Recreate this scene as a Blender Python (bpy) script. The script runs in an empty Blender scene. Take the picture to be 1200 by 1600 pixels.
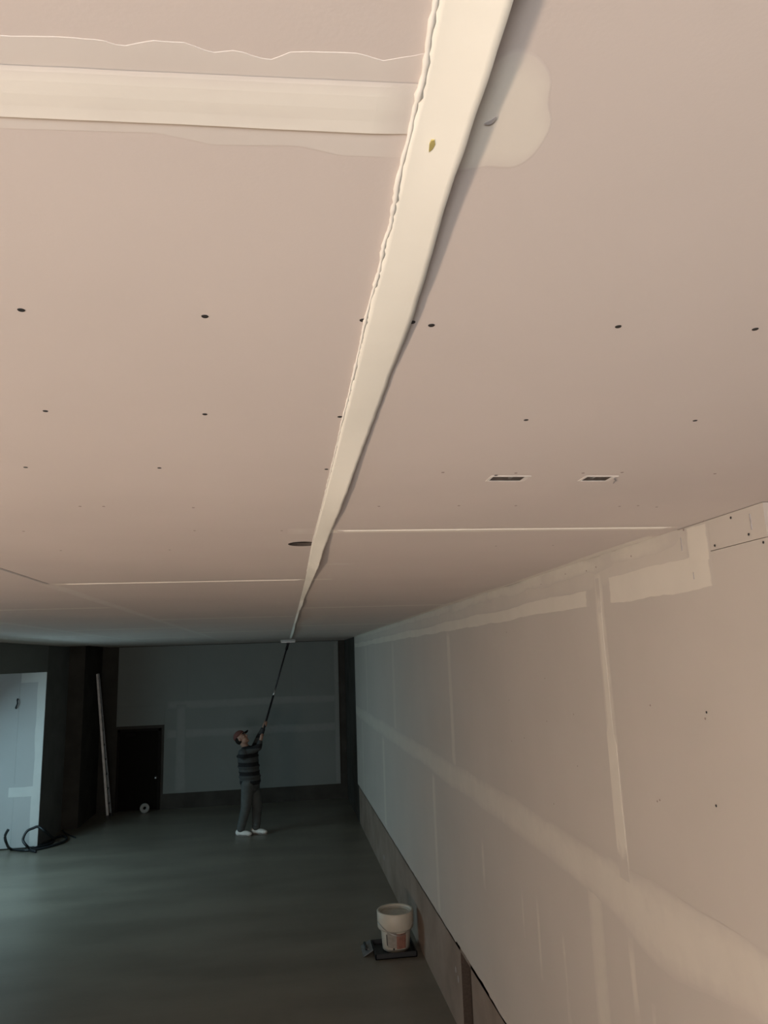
import bpy, bmesh, math, random
from mathutils import Vector, Matrix, noise
random.seed(7)
C = bpy.context.scene.collection
# ------------------------------------------------------------ camera (1200 x 1600 frame)
F = 1130.0                      # focal length in pixels
HC, H = 2.80, 3.18              # camera height, ceiling height
_d = Vector((440-600, 1032-800, F)).normalized()          # room depth direction in the lens
_v = Vector((405-600, -4840-800, F)); _v = (_v - _d*_d.dot(_v)).normalized()   # up
_r = _d.cross(_v)
cam_data = bpy.data.cameras.new('camera'); cam = bpy.data.objects.new('camera', cam_data); C.objects.link(cam)
cam_data.sensor_fit = 'HORIZONTAL'; cam_data.sensor_width = 36; cam_data.lens = 36*F/1200
cam_data.clip_start = 0.02; cam_data.clip_end = 100
cx = Vector((_r.x, _d.x, _v.x)); cy = -Vector((_r.y, _d.y, _v.y)); cz = -Vector((_r.z, _d.z, _v.z))
m = Matrix((cx, cy, cz)).transposed().to_4x4(); m.translation = (0, 0, HC)
cam.matrix_world = m
bpy.context.scene.camera = cam
def px(x, y, axis, val):
    """photo pixel -> point where its ray meets the plane axis = val (0 X, 1 Y, 2 Z)"""
    p = Vector((x-600, y-800, F)); q = Vector((p.dot(_r), p.dot(_d), p.dot(_v)))
    o = Vector((0, 0, HC)); return o + q*((val-o[axis])/q[axis])
# ------------------------------------------------------------ world, lights, exposure
sc = bpy.context.scene
sc.view_settings.view_transform = 'Standard'; sc.view_settings.look = 'None'
sc.view_settings.gamma = 1; sc.view_settings.use_curve_mapping = False
sc.view_settings.exposure = 0.0
w = bpy.data.worlds.new('daylight'); sc.world = w; w.use_nodes = True
w.node_tree.nodes['Background'].inputs[0].default_value = (0.55, 0.78, 1.0, 1)
w.node_tree.nodes['Background'].inputs[1].default_value = 0.5
def area(name, loc, target, sx, sy, power, col):
    l = bpy.data.lights.new(name, 'AREA'); l.shape = 'RECTANGLE'; l.size = sx; l.size_y = sy
    l.energy = power; l.color = col
    o = bpy.data.objects.new(name, l); C.objects.link(o); o.location = loc
    o.rotation_euler = (Vector(target)-Vector(loc)).to_track_quat('-Z', 'Y').to_euler()
    return o
# daylight entering by the window of the side bay
area('window_daylight', (-5.28, 10.3, 1.95), (-3.6, 10.2, 0.0), 2.6, 1.0, 112, (0.52, 0.85, 1.0))
area('bay_ground_light', (-5.28, 9.8, 1.6), (-3.6, 9.5, 2.9), 2.4, 0.5, 13, (0.50, 0.86, 1.0))
# warm light thrown up from the sunlit pavement through the low shopfront beside the trestle
area('pavement_light', (-3.72, -0.2, 0.75), (-1.6, 0.3, 2.7), 4.2, 0.22, 212, (1.0, 0.755, 0.555))
# neutral fill lamp added behind the trestle to lift near ceiling and tape shadow
area('back_fill_light', (-1.0, -3.0, 1.6), (-0.4, -1.6, 2.9), 1.8, 1.2, 205, (0.95, 0.97, 1.0))
# ------------------------------------------------------------ materials
def mat(name, col, rough=0.7, var=0.0, scale=6.0, col2=None, bump=0.0, bscale=120.0, metal=0.0, spec=0.5, stretch=(1,1,1), coord='Object'):
    M = bpy.data.materials.new(name); M.use_nodes = True; nt = M.node_tree; N = nt.nodes; L = nt.links
    b = N['Principled BSDF']; b.inputs['Roughness'].default_value = rough; b.inputs['Metallic'].default_value = metal
    b.inputs['Specular IOR Level'].default_value = spec
    tc = N.new('ShaderNodeTexCoord'); mp = N.new('ShaderNodeMapping'); mp.inputs['Scale'].default_value = stretch
    L.new(tc.outputs[coord], mp.inputs[0])
    n = N.new('ShaderNodeTexNoise'); n.inputs['Scale'].default_value = scale; n.inputs['Detail'].default_value = 5
    L.new(mp.outputs[0], n.inputs['Vector'])
    if col2 is None: col2 = tuple(c*(1-var) for c in col)
    r = N.new('ShaderNodeValToRGB'); r.color_ramp.elements[0].position = 0.35; r.color_ramp.elements[1].position = 0.65
    r.color_ramp.elements[0].color = (*col, 1); r.color_ramp.elements[1].color = (*col2, 1)
    L.new(n.outputs['Fac'], r.inputs[0]); L.new(r.outputs[0], b.inputs['Base Color'])
    if bump:
        n2 = N.new('ShaderNodeTexNoise'); n2.inputs['Scale'].default_value = bscale; n2.inputs['Detail'].default_value = 3
        L.new(tc.outputs[coord], n2.inputs['Vector'])
        bp = N.new('ShaderNodeBump'); bp.inputs['Strength'].default_value = bump; bp.inputs['Distance'].default_value = 0.002
        L.new(n2.outputs['Fac'], bp.inputs['Height']); L.new(bp.outputs[0], b.inputs['Normal'])
    return M
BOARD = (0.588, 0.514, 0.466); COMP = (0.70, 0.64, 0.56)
M_board = mat('plasterboard_paper', BOARD, 0.75, 0.05, 1.7, bump=0.05, bscale=300, spec=0.25)
def comp_mat(name, board, comp, hard=0.5):
    """joint compound feathered thinly onto the board: pigment blends by how thick the coat is"""
    M = mat(name, comp, 0.7, 0.05, 5, spec=0.25); nt = M.node_tree; N = nt.nodes; L = nt.links
    b = N['Principled BSDF']; src = b.inputs['Base Color'].links[0].from_socket
    at = N.new('ShaderNodeAttribute'); at.attribute_name = 'coat'
    nz = N.new('ShaderNodeTexNoise'); nz.inputs['Scale'].default_value = 18; nz.inputs['Detail'].default_value = 6
    tc = N.new('ShaderNodeTexCoord'); L.new(tc.outputs['Object'], nz.inputs['Vector'])
    a = N.new('ShaderNodeMath'); a.operation = 'MULTIPLY_ADD'; a.inputs[1].default_value = 0.9; a.inputs[2].default_value = -0.45
    L.new(nz.outputs['Fac'], a.inputs[0])
    s = N.new('ShaderNodeMath'); s.operation = 'ADD'; L.new(at.outputs['Fac'], s.inputs[0]); L.new(a.outputs[0], s.inputs[1])
    mr = N.new('ShaderNodeMapRange'); mr.inputs[1].default_value = 0.5-hard*0.5; mr.inputs[2].default_value = 0.5+hard*0.5
    L.new(s.outputs[0], mr.inputs[0])
    mx = N.new('ShaderNodeMix'); mx.data_type = 'RGBA'; mx.inputs[6].default_value = (*board, 1)
    L.new(mr.outputs[0], mx.inputs[0]); L.new(src, mx.inputs[7]); L.new(mx.outputs[2], b.inputs['Base Color'])
    return M
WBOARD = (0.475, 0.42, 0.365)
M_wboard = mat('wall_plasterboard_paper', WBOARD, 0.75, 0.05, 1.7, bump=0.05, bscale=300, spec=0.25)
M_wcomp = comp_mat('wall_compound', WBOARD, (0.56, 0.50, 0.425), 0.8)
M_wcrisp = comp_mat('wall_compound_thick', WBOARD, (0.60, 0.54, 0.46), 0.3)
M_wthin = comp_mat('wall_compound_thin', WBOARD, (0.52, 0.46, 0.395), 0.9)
M_comp = comp_mat('joint_compound', BOARD, COMP, 0.7)
M_comp_crisp = comp_mat('joint_compound_thick', BOARD, (0.75, 0.69, 0.61), 0.25)
THIN = (0.635, 0.575, 0.52)
M_comp_thin = comp_mat('joint_compound_thin', BOARD, THIN, 0.9)
M_comp_over = comp_mat('joint_compound_second_coat', THIN, (0.76, 0.71, 0.63), 0.8)
M_bead = mat('wet_compound', (0.80, 0.76, 0.68), 0.55, 0.06, 30, spec=0.3)
M_tape = mat('tape_paper', (0.84, 0.80, 0.70), 0.65, 0.07, 3, bump=0.12, bscale=40, spec=0.25)
M_stain = mat('yellow_glue', (0.55, 0.45, 0.16), 0.5, 0.3, 60)
M_smear = mat('grey_smear', (0.40, 0.36, 0.34), 0.8, 0.2, 60)
M_screw = mat('screw_hole', (0.02, 0.017, 0.015), 0.6)
M_spot = mat('screw_dimple', (0.27, 0.20, 0.17), 0.7)
M_dark = mat('ceiling_void', (0.05, 0.038, 0.03), 0.9, 0.3)
M_shade = mat('recess_shade', (0.07, 0.05, 0.037), 0.9, 0.3, 60)  # dark brown put on recess walls to stand for the shade inside
M_core = mat('gypsum_core', (0.70, 0.64, 0.58), 0.9, 0.15, 40)
M_base = mat('bare_plaster', (0.27, 0.20, 0.155), 0.85, 0, 2.2, (0.19, 0.135, 0.098), 0.4, 60)
M_conc = mat('bare_masonry', (0.062, 0.056, 0.048), 0.95, 0, 2.5, (0.042, 0.038, 0.032), 0.5, 40, spec=0.15)
M_lw = mat('grey_render', (0.17, 0.175, 0.165), 0.9, 0.2, 2.5, bump=0.4, bscale=40, spec=0.2)
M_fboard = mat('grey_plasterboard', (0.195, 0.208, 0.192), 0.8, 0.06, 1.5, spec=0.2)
M_bboard = mat('pale_plasterboard', (0.46, 0.46, 0.45), 0.8, 0.05, 1.5, spec=0.2)
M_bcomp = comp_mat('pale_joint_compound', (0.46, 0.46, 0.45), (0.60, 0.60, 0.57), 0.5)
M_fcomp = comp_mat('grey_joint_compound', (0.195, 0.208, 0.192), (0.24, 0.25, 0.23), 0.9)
M_floor = mat('concrete_floor', (0.215, 0.188, 0.148), 0.36, 0, 1.3, (0.165, 0.144, 0.114), 0.25, 25, spec=0.35, stretch=(0.5, 1.6, 1))
M_door = mat('dark_door', (0.009, 0.007, 0.005), 0.8, 0.3, 8, spec=0.1, stretch=(8, 8, 0.6))
M_frame = mat('dark_frame', (0.014, 0.011, 0.009), 0.85, 0.2, spec=0.15)
M_alu = mat('aluminium', (0.5, 0.5, 0.49), 0.35, 0.25, 12, metal=0.85)
M_steel = mat('steel', (0.55, 0.55, 0.55), 0.35, 0.2, 30, metal=0.9)
M_black = mat('black_plastic', (0.018, 0.018, 0.02), 0.5, 0.2)
M_cable = mat('black_cable', (0.012, 0.016, 0.02), 0.45, 0.2)
M_white = mat('white_plastic', (0.52, 0.47, 0.385), 0.45, 0.08, 9)
M_whitef = mat('white_foam', (0.78, 0.76, 0.72), 0.8, 0.08, 30)
M_rollp = mat('roll_paper', (0.34, 0.33, 0.30), 0.8, 0.1, 20)
M_pad = mat('grey_foam', (0.42, 0.42, 0.40), 0.8, 0.08, 30)
M_lwhite = mat('label_white', (0.66, 0.62, 0.54), 0.5, 0.15, 25)
M_lred = mat('label_red', (0.30, 0.14, 0.10), 0.5, 0.25, 25)
M_lgrey = mat('label_grey', (0.30, 0.27, 0.23), 0.5, 0.25, 25)
M_mud = mat('wet_plaster', (0.55, 0.49, 0.40), 0.6, 0.2, 20, bump=0.5, bscale=30)
M_skin = mat('skin', (0.32, 0.18, 0.125), 0.55, 0.08, 20)
M_cap = mat('cap_cloth', (0.13, 0.045, 0.036), 0.9, 0.2, 40)
M_trouser = mat('trouser_cloth', (0.085, 0.09, 0.085), 0.9, 0.25, 8)
M_shoe = mat('shoe_white', (0.75, 0.72, 0.66), 0.6, 0.12, 20)
M_sole = mat('shoe_sole', (0.20, 0.18, 0.16), 0.8, 0.2, 20)
M_glass = bpy.data.materials.new('window_glass'); M_glass.use_nodes = True
_b = M_glass.node_tree.nodes['Principled BSDF']; _b.inputs['Transmission Weight'].default_value = 1; _b.inputs['Roughness'].default_value = 0.02
def stripes():
    M = mat('striped_knit', (0.055, 0.058, 0.056), 0.95, 0.15, 30); nt = M.node_tree; N = nt.nodes; L = nt.links
    b = N['Principled BSDF']; src = b.inputs['Base Color'].links[0].from_socket
    tc = N.new('ShaderNodeTexCoord'); sp = N.new('ShaderNodeSeparateXYZ'); L.new(tc.outputs['Object'], sp.inputs[0])
    mu = N.new('ShaderNodeMath'); mu.operation = 'MULTIPLY'; mu.inputs[1].default_value = 1/0.145; L.new(sp.outputs[2], mu.inputs[0])
    fr = N.new('ShaderNodeMath'); fr.operation = 'FRACT'; L.new(mu.outputs[0], fr.inputs[0])
    gt = N.new('ShaderNodeMath'); gt.operation = 'GREATER_THAN'; gt.inputs[1].default_value = 0.55; L.new(fr.outputs[0], gt.inputs[0])
    mx = N.new('ShaderNodeMix'); mx.data_type = 'RGBA'; mx.inputs[7].default_value = (0.008, 0.008, 0.009, 1)
    L.new(gt.outputs[0], mx.inputs[0]); L.new(src, mx.inputs[6]); L.new(mx.outputs[2], b.inputs['Base Color'])
    return M
M_knit = stripes()
# ------------------------------------------------------------ mesh helpers
def link(name, me, material, parent=None):
    o = bpy.data.objects.new(name, me); C.objects.link(o)
    if material is not None and not me.materials: me.materials.append(material)
    if parent is not None: o.parent = parent
    return o
def bm_obj(name, bm, material, parent=None, smooth=False):
    me = bpy.data.meshes.new(name); bmesh.ops.recalc_face_normals(bm, faces=bm.faces[:]); bm.to_mesh(me); bm.free()
    if smooth:
        for p in me.polygons: p.use_smooth = True
    return link(name, me, material, parent)
def box(bm, a, b, bevel=0.0):
    a = Vector(a); b = Vector(b)
    vs = [bm.verts.new((x, y, z)) for x in (a.x, b.x) for y in (a.y, b.y) for z in (a.z, b.z)]
    fs = [bm.faces.new([vs[i] for i in f]) for f in ((0,1,3,2),(4,6,7,5),(0,4,5,1),(2,3,7,6),(0,2,6,4),(1,5,7,3))]
    if bevel:
        es = list({e for f in fs for e in f.edges})
        bmesh.ops.bevel(bm, geom=es, offset=bevel, segments=2, affect='EDGES')
    return vs
def obox(name, a, b, material, parent=None, bevel=0.0):
    bm = bmesh.new(); box(bm, a, b, bevel); return bm_obj(name, bm, material, parent)
def tube(bm, pts, radii, seg=10, caps=True, closed=False):
    pts = [Vector(p) for p in pts]; n = len(pts)
    if not hasattr(radii, '__len__'): radii = [radii]*n
    rings = []; up = Vector((0, 0, 1))
    for i, p in enumerate(pts):
        t = (pts[(i+1) % n] if closed or i < n-1 else p) - (pts[i-1] if closed or i > 0 else p)
        t.normalize(); a = t.cross(up)
        if a.length < 0.05: a = t.cross(Vector((1, 0, 0)))
        a.normalize(); b = t.cross(a)
        rings.append([bm.verts.new(p + (a*math.cos(k*2*math.pi/seg) + b*math.sin(k*2*math.pi/seg))*radii[i]) for k in range(seg)])
    for i in range(n if closed else n-1):
        A, B = rings[i], rings[(i+1) % n]
        for k in range(seg): bm.faces.new((A[k], A[(k+1) % seg], B[(k+1) % seg], B[k]))
    if caps and not closed: bm.faces.new(rings[0]); bm.faces.new(rings[-1])
def lathe(bm, prof, seg=32, center=(0,0,0)):
    c = Vector(center); rings = []
    for r, z in prof:
        rings.append([bm.verts.new(c + Vector((r*math.cos(k*2*math.pi/seg), r*math.sin(k*2*math.pi/seg), z))) for k in range(seg)] if r > 1e-6 else [bm.verts.new(c + Vector((0, 0, z)))])
    for A, B in zip(rings, rings[1:]):
        for k in range(seg):
            q = [A[k % len(A)], A[(k+1) % len(A)], B[(k+1) % len(B)], B[k % len(B)]]
            q = list(dict.fromkeys(q))
            if len(q) > 2: bm.faces.new(q)
def empty(name, loc, rz=0):
    o = bpy.data.objects.new(name, None); C.objects.link(o); o.location = loc; o.rotation_euler.z = rz; o.empty_display_size = 0.1; return o
def tag(o, label=None, cat=None, group=None, kind=None):
    for k, x in (('label', label), ('category', cat), ('group', group), ('kind', kind)):
        if x: o[k] = x
    return o
def struct(name, material, boxes, label, parent=None):
    bm = bmesh.new()
    for a, b in boxes: box(bm, a, b)
    o = bm_obj(name, bm, material, parent)
    return tag(o, label, 'building', kind='structure') if False else tag(o, label, None, kind='structure')
# ------------------------------------------------------------ the room shell
XR, XL, YF, YB, YJ = 1.325, -3.88, 15.62, -3.2, 13.03
XO = -5.4                                   # outer wall of the side bay
floor = struct('floor', M_floor, [((XO-0.2, YB-0.2, -0.15), (XR+0.3, YF+0.3, 0))], 'dark bare concrete floor of the unfinished hall')
ceil = struct('ceiling', M_dark, [((XO-0.2, YB-0.2, H+0.28), (XR+0.3, YF+0.3, H+0.4))], 'pinkish plasterboard ceiling with taped joints and dark screw holes')
c0 = px(722, 1540, 0, XR).y; c1 = px(737, 1540, 0, XR).y; CH0, CH1 = min(c0, c1), max(c0, c1)
wr = struct('wall_right', M_base, [((XR+0.07, YB, 0), (XR+0.2, YF+0.2, H+0.3)),
    ((XR, 1.2, 0), (XR+0.08, CH0, 0.72)), ((XR, CH1, 0), (XR+0.08, 13.25, 0.72)),
    ((XR, 1.2, 0.60), (XR+0.08, 13.25, H+0.28))], 'long side wall of plasterboard above a bare plaster strip')
struct('wall_right_end', M_conc, [((XR, 13.25, 0), (XR+0.08, YF+0.1, H+0.28)), ((XR+0.02, YB, 0), (XR+0.08, 1.2, H+0.28))], 'bare dark masonry at the ends of the long wall')
DX0, DX1, DZ = px(184, 1140, 1, YF-0.02).x, px(252, 1140, 1, YF-0.02).x, px(218, 1139, 1, YF-0.02).z
wf = struct('wall_far', M_conc, [((XL-0.2, YF, 0), (DX0, YF+0.2, H+0.28)), ((DX1, YF, 0), (XR+0.2, YF+0.2, H+0.28)), ((DX0, YF, DZ), (DX1, YF+0.2, H+0.28)), ((DX0, YF+0.1, 0), (DX1, YF+0.2, DZ))], 'dim far wall lined with grey plasterboard beside bare masonry')
XP = -3.60; ZL = 2.745
wl = struct('wall_left', M_lw, [((XL-0.2, YJ+0.02, 0), (XL, YF, H+0.28))], 'grey rendered wall beyond the bright opening')
struct('wall_pier', M_conc, [((XL-0.05, 14.3, 0), (XP, YF, H+0.28))], 'dark bare masonry pier behind the ladder')
SY0, SY1, SZ0, SZ1 = -2.8, 2.0, 0.25, 2.5
struct('wall_left_front', M_conc, [((XL-0.2, SY1, 0), (XL, 7.0, H+0.28)), ((XL-0.2, YB, 0), (XL, SY0, H+0.28)), ((XL-0.2, SY0, 0), (XL, SY1, SZ0)), ((XL-0.2, SY0, SZ1), (XL, SY1, H+0.28))], 'dark masonry side wall around the shopfront window')
def window(name, x, y0, y1, z0, z1, label):
    ym = (y0+y1)/2
    w_ = struct(name, M_frame, [((x-0.12, y0, z0), (x-0.05, y1, z0+0.06)), ((x-0.12, y0, z1-0.06), (x-0.05, y1, z1)), ((x-0.12, y0, z0+0.06), (x-0.05, y0+0.06, z1-0.06)), ((x-0.12, y1-0.06, z0+0.06), (x-0.05, y1, z1-0.06)), ((x-0.12, ym-0.03, z0+0.06), (x-0.05, ym+0.03, z1-0.06))], label)
    for a, b in ((y0+0.06, ym-0.03), (ym+0.03, y1-0.06)): obox('pane', (x-0.09, a, z0+0.06), (x-0.082, b, z1-0.06), M_glass, w_)
struct('wall_back', M_conc, [((XO-0.2, YB-0.2, 0), (-2.0, YB, H+0.28)), ((0.0, YB-0.2, 0), (XR+0.3, YB, H+0.28)), ((-2.0, YB-0.2, 0), (0.0, YB, 0.9)), ((-2.0, YB-0.2, 2.3), (0.0, YB, H+0.28))], 'bare wall behind the trestle around its added window')
w3 = struct('fill_window', M_frame, [((-2.0, YB-0.12, 0.9), (0.0, YB-0.05, 0.96)), ((-2.0, YB-0.12, 2.24), (0.0, YB-0.05, 2.3)), ((-2.0, YB-0.12, 0.96), (-1.94, YB-0.05, 2.24)), ((-0.06, YB-0.12, 0.96), (0.0, YB-0.05, 2.24))], 'unseen window added behind the trestle for the fill light')  # window added here to account for the fill lamp
obox('pane', (-1.94, YB-0.09, 0.96), (-0.06, YB-0.082, 2.24), M_glass, w3)
window('window_2', XL, SY0, SY1, SZ0, SZ1, 'low shopfront window beside the trestle')
tag(struct('trim_1', M_fboard, [((XL-0.18, 7.0, ZL), (XL, YJ+0.02, H+0.28))], 'grey lintel over the opening to the side bay'))
wb = struct('wall_bay', M_conc, [((XO, YJ+0.02, 0), (XL-0.15, YJ+0.2, H+0.28)), ((XO, 6.8, 0), (XL-0.1, 7.0, H+0.28))], 'end wall of the side bay lined with plasterboard')
WY0, WY1, WZ0, WZ1 = 9.0, 12.3, 1.2, 2.6
struct('wall_outer', M_base, [((XO-0.2, 6.8, 0), (XO, WY0, H+0.28)), ((XO-0.2, WY1, 0), (XO, YJ+0.2, H+0.28)), ((XO-0.2, WY0, 0), (XO, WY1, WZ0)), ((XO-0.2, WY0, WZ1), (XO, WY1, H+0.28))], 'outer wall of the side bay around its window')
window('window_1', XO, WY0, WY1, WZ0, WZ1, 'window of the side bay')
# ------------------------------------------------------------ ceiling boards, each its own piece
T = 0.0125
def board_mesh(x0, x1, y0, y1, holes=(), rounds=()):
    """flat board lying under z = H+T with cut-outs; cut faces take the dark shade material"""
    bm = bmesh.new()
    cells = list(holes) + [(c[0]-c[2]*1.05, c[0]+c[2]*1.05, c[1]-c[2]*1.05, c[1]+c[2]*1.05) for c in rounds]
    xs = sorted({x0, x1, *[v for h in cells for v in h[:2]]}); ys = sorted({y0, y1, *[v for h in cells for v in h[2:]]})
    for z in (H, H+T):
        for a, b in zip(xs, xs[1:]):
            for c, d in zip(ys, ys[1:]):
                mx, my = (a+b)/2, (c+d)/2
                if any(h[0] < mx < h[1] and h[2] < my < h[3] for h in cells): continue
                bm.faces.new([bm.verts.new(p) for p in ((a, c, z), (b, c, z), (b, d, z), (a, d, z))])
    for a, b, c, d in [(x0, x1, y0, y1)] + list(holes):
        q = ((a, c), (b, c), (b, d), (a, d))
        for i in range(4):
            p, r = q[i], q[(i+1) % 4]
            bm.faces.new([bm.verts.new(t) for t in ((*p, H), (*r, H), (*r, H+T), (*p, H+T))])
    for x, y, r in rounds:
        n = 32; inn = []; out = []
        for k in range(n):
            an = k*2*math.pi/n; cc, ss = math.cos(an), math.sin(an); s = 1.05*r/max(abs(cc), abs(ss))
            inn.append((x+cc*r, y+ss*r)); out.append((x+cc*s, y+ss*s))
        for k in range(n):
            j = (k+1) % n
            for z in (H, H+T): bm.faces.new([bm.verts.new((*t, z)) for t in (inn[k], inn[j], out[j], out[k])])
            bm.faces.new([bm.verts.new(t) for t in ((*inn[k], H), (*inn[j], H), (*inn[j], H+T), (*inn[k], H+T))])
    bmesh.ops.remove_doubles(bm, verts=bm.verts[:], dist=1e-5)
    for f in bm.faces:
        c = f.calc_center_median()
        if abs(f.normal.z) < 0.5 and x0+0.01 < c.x < x1-0.01 and y0+0.01 < c.y < y1-0.01: f.material_index = 1
    return bm
def hole_rect(l, t, r, b):
    p = px(l, b, 2, H); q = px(r, t, 2, H); return (min(p.x, q.x), max(p.x, q.x), min(p.y, q.y), max(p.y, q.y))
HOLES = [hole_rect(763, 744.5, 821, 751), hole_rect(907, 744.5, 957, 751)]
rc = px(471, 850, 2, H); ROUND = (0.074, rc.y, 0.050)
XJ = 0.128                                # the joint under the loose tape
cols = [(XJ, 1.40, [-3.2, -0.85, 2.165, 5.49, 8.4, 11.4, 14.4, 15.8]), (-1.06, XJ, [-3.2, -2.5, 0.462, 3.52, 6.5, 9.5, 12.5, 15.8]),
        (-2.26, -1.06, [-3.2, -1.0, 2.0, 5.0, 8.0, 11.0, 14.0, 15.8]), (-3.46, -2.26, [-3.2, 0.5, 3.5, 6.5, 9.5, 12.5, 15.8]),
        (-4.66, -3.46, [-3.2, 2.0, 5.0, 8.0, 11.0, 14.0]), (-5.7, -4.66, [5.0, 8.0, 11.0, 13.3])]
g = 0.0007
for x0, x1, ys in cols:
    for y0, y1 in zip(ys, ys[1:]):
        hs = [h for h in HOLES if x0 < h[0] < x1 and y0 < h[2] < y1]
        rs = [ROUND] if x0 < ROUND[0] < x1 and y0 < ROUND[1] < y1 else []
        if rs: rs = [(min(ROUND[0], x1-0.050*1.05-0.002), ROUND[1], ROUND[2])]
        o = bm_obj('plasterboard', board_mesh(x0+g, x1-g, y0+g, y1-g, hs, rs), M_board, ceil); o.data.materials.append(M_shade)
# torn paper rims and the metal runner seen in the two cut-outs
for i, (a, b, c, d) in enumerate(HOLES):
    bm = bmesh.new(); e = 0.006
    for (p, q, s, t) in ((a-e, b+e*2, c-e, c), (a-e, b+e, d, d+e*0.6), (a-e, a, c, d), (b, b+e*1.6, c, d)):
        box(bm, (p, s, H-0.0012), (q, t, H+0.0005))
    bm_obj('torn_rim', bm, M_comp_crisp if False else M_core, ceil)
    xm = a+(b-a)*(0.63 if i == 0 else 0.40)
    obox('metal_runner', (xm, c, H+0.004), (xm+0.006, d, H+0.010), M_alu, ceil)
bm = bmesh.new(); tube(bm, [ (HOLES[1][1]+0.005, HOLES[1][2]+0.004, H-0.002), (HOLES[1][1]+0.02, HOLES[1][3]-0.01, H-0.003), (HOLES[1][1]+0.03, HOLES[1][3]+0.02, H-0.001)], 0.0015, 6)
bm_obj('torn_strip', bm, M_smear, ceil)
# ------------------------------------------------------------ coats of joint compound
def coat_obj(name, rows, material, parent, coats):
    """rows: list of lists of 3-D points across the strip; coats: thickness fraction across"""
    me = bpy.data.meshes.new(name); n = len(rows[0]); vs = [p for r in rows for p in r]
    fs = [(i*n+k, i*n+k+1, (i+1)*n+k+1, (i+1)*n+k) for i in range(len(rows)-1) for k in range(n-1)]
    me.from_pydata([tuple(p) for p in vs], [], fs); at = me.attributes.new('coat', 'FLOAT', 'POINT')
    cs = [c for r in (coats if hasattr(coats[0], '__len__') else [coats]*len(rows)) for c in r]
    at.data.foreach_set('value', cs)
    return link(name, me, material, parent)
def nz(t, s, seed): return noise.noise(Vector((t*s, seed*7.31, seed*1.7)))
def strip(parent, place, u0, u1, lo, hi, material, du=0.05, wob=0.01, ws=3.0, seed=1, thick=0.0006, base=0.0003, crisp=(False, False), ends=0.03, name='joint_compound', amp=1.0):
    """feathered strip along u between lo(u) and hi(u); place(u, v, off) -> 3-D point"""
    n = max(2, int(abs(u1-u0)/du)); fr = (0, 0.08, 0.25, 0.5, 0.75, 0.92, 1)
    rows, coats = [], []
    for i in range(n+1):
        u = u0+(u1-u0)*i/n
        a = lo(u)+wob*(nz(u, ws, seed)+0.5*nz(u, ws*4, seed+9)); b = hi(u)+wob*(nz(u, ws, seed+3)+0.5*nz(u, ws*4, seed+5))
        e = min(1, min(abs(u-u0), abs(u1-u))/ends) if ends else 1
        row, cr = [], []
        for k, f in enumerate(fr):
            c = {0: 0.0, 1: 0.45, 2: 0.85, 3: 1.0}[min(k, 6-k)]
            if (crisp[0] and k <= 1) or (crisp[1] and k >= 5): c = 1.0
            c *= e*amp
            off = -0.0004 if (k == 0 and crisp[0]) or (k == 6 and crisp[1]) else base+thick*min(1, c)
            if crisp[0] and k == 1: f = 0.004
            if crisp[1] and k == 5: f = 0.996
            row.append(place(u, a+(b-a)*f, off)); cr.append(c)
        rows.append(row); coats.append(cr)
    return coat_obj(name, rows, material, parent, coats)
on_ceil = lambda x, y, o: Vector((x, y, H-o))          # u along X, v along Y
on_ceil_y = lambda y, x, o: Vector((x, y, H-o))        # u along Y
XS = 1.30                                              # face of the boards on the long wall
on_right = lambda y, z, o: Vector((XS-o, y, z))        # u along Y
on_right_z = lambda z, y, o: Vector((XS-o, y, z))      # u along Z
def K(c): return lambda u: c
# wide butt joint near the trestle, left of the tape
def cy_px(ys):                                         # photo heights along the joint -> distance on the ceiling
    P = [px(x, y, 2, H) for x, y in ys]
    def f(u):
        if u <= P[0].x: return P[0].y
        for a, b in zip(P, P[1:]):
            if u <= b.x: return a.y+(b.y-a.y)*(u-a.x)/max(1e-6, b.x-a.x)
        return P[-1].y
    return f
xl, xr = -1.05, 0.098
f_out0 = cy_px([(0, 200), (120, 204), (250, 208), (330, 226), (470, 228), (530, 243), (645, 247)])
f_out1 = cy_px([(0, 55), (90, 57), (160, 62), (190, 72), (240, 62), (290, 66), (330, 82), (370, 78), (420, 94), (455, 80), (560, 82), (600, 95), (665, 82)])
strip(ceil, on_ceil, xl, xr, f_out0, f_out1, M_comp_thin, 0.006, 0.0008, 40, 3, 0.0002, 0.0001, crisp=(True, True))
f_in0 = cy_px([(0, 177), (250, 188), (640, 207)]); f_in1 = cy_px([(0, 98), (300, 112), (650, 128)])
strip(ceil, on_ceil, xl, xr, f_in0, f_in1, M_comp_over, 0.006, 0.0003, 30, 5, 0.0012, 0.0015, crisp=(True, False))
# patch spread beside the tape on the other board
def blob(parent, pts, place, material, name='joint_compound', wob=0.0, base=0.00003, thick=0.0003, amp=1.0):
    c = sum(pts, Vector((0, 0)))/len(pts); n = len(pts)
    P = []
    for i in range(n):
        for t in (0, 0.25, 0.5, 0.75):
            a, b, cc, d = pts[i-1], pts[i], pts[(i+1) % n], pts[(i+2) % n]
            q = 0.5*((2*b)+(cc-a)*t+(2*a-5*b+4*cc-d)*t*t+(-a+3*b-3*cc+d)*t**3); P.append(q)
    rows, coats = [], []
    for f, k in ((0.0, 1), (0.55, 1), (0.8, 0.85), (0.95, 0.6), (1, 0.05)):
        rows.append([place(*(c+(q-c)*f), base+thick*k) for q in P+P[:1]]); coats.append([k*amp]*(len(P)+1))
    return coat_obj(name, rows, material, parent, coats)
pc = [px(x, y, 2, H).xy for x, y in ((700, 262), (760, 262), (805, 262), (838, 238), (862, 195), (858, 160), (862, 120), (838, 85), (800, 78), (760, 110), (715, 180))]
blob(ceil, pc, lambda x, y, o: Vector((x, y, H-o)), M_comp, amp=0.85)
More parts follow.
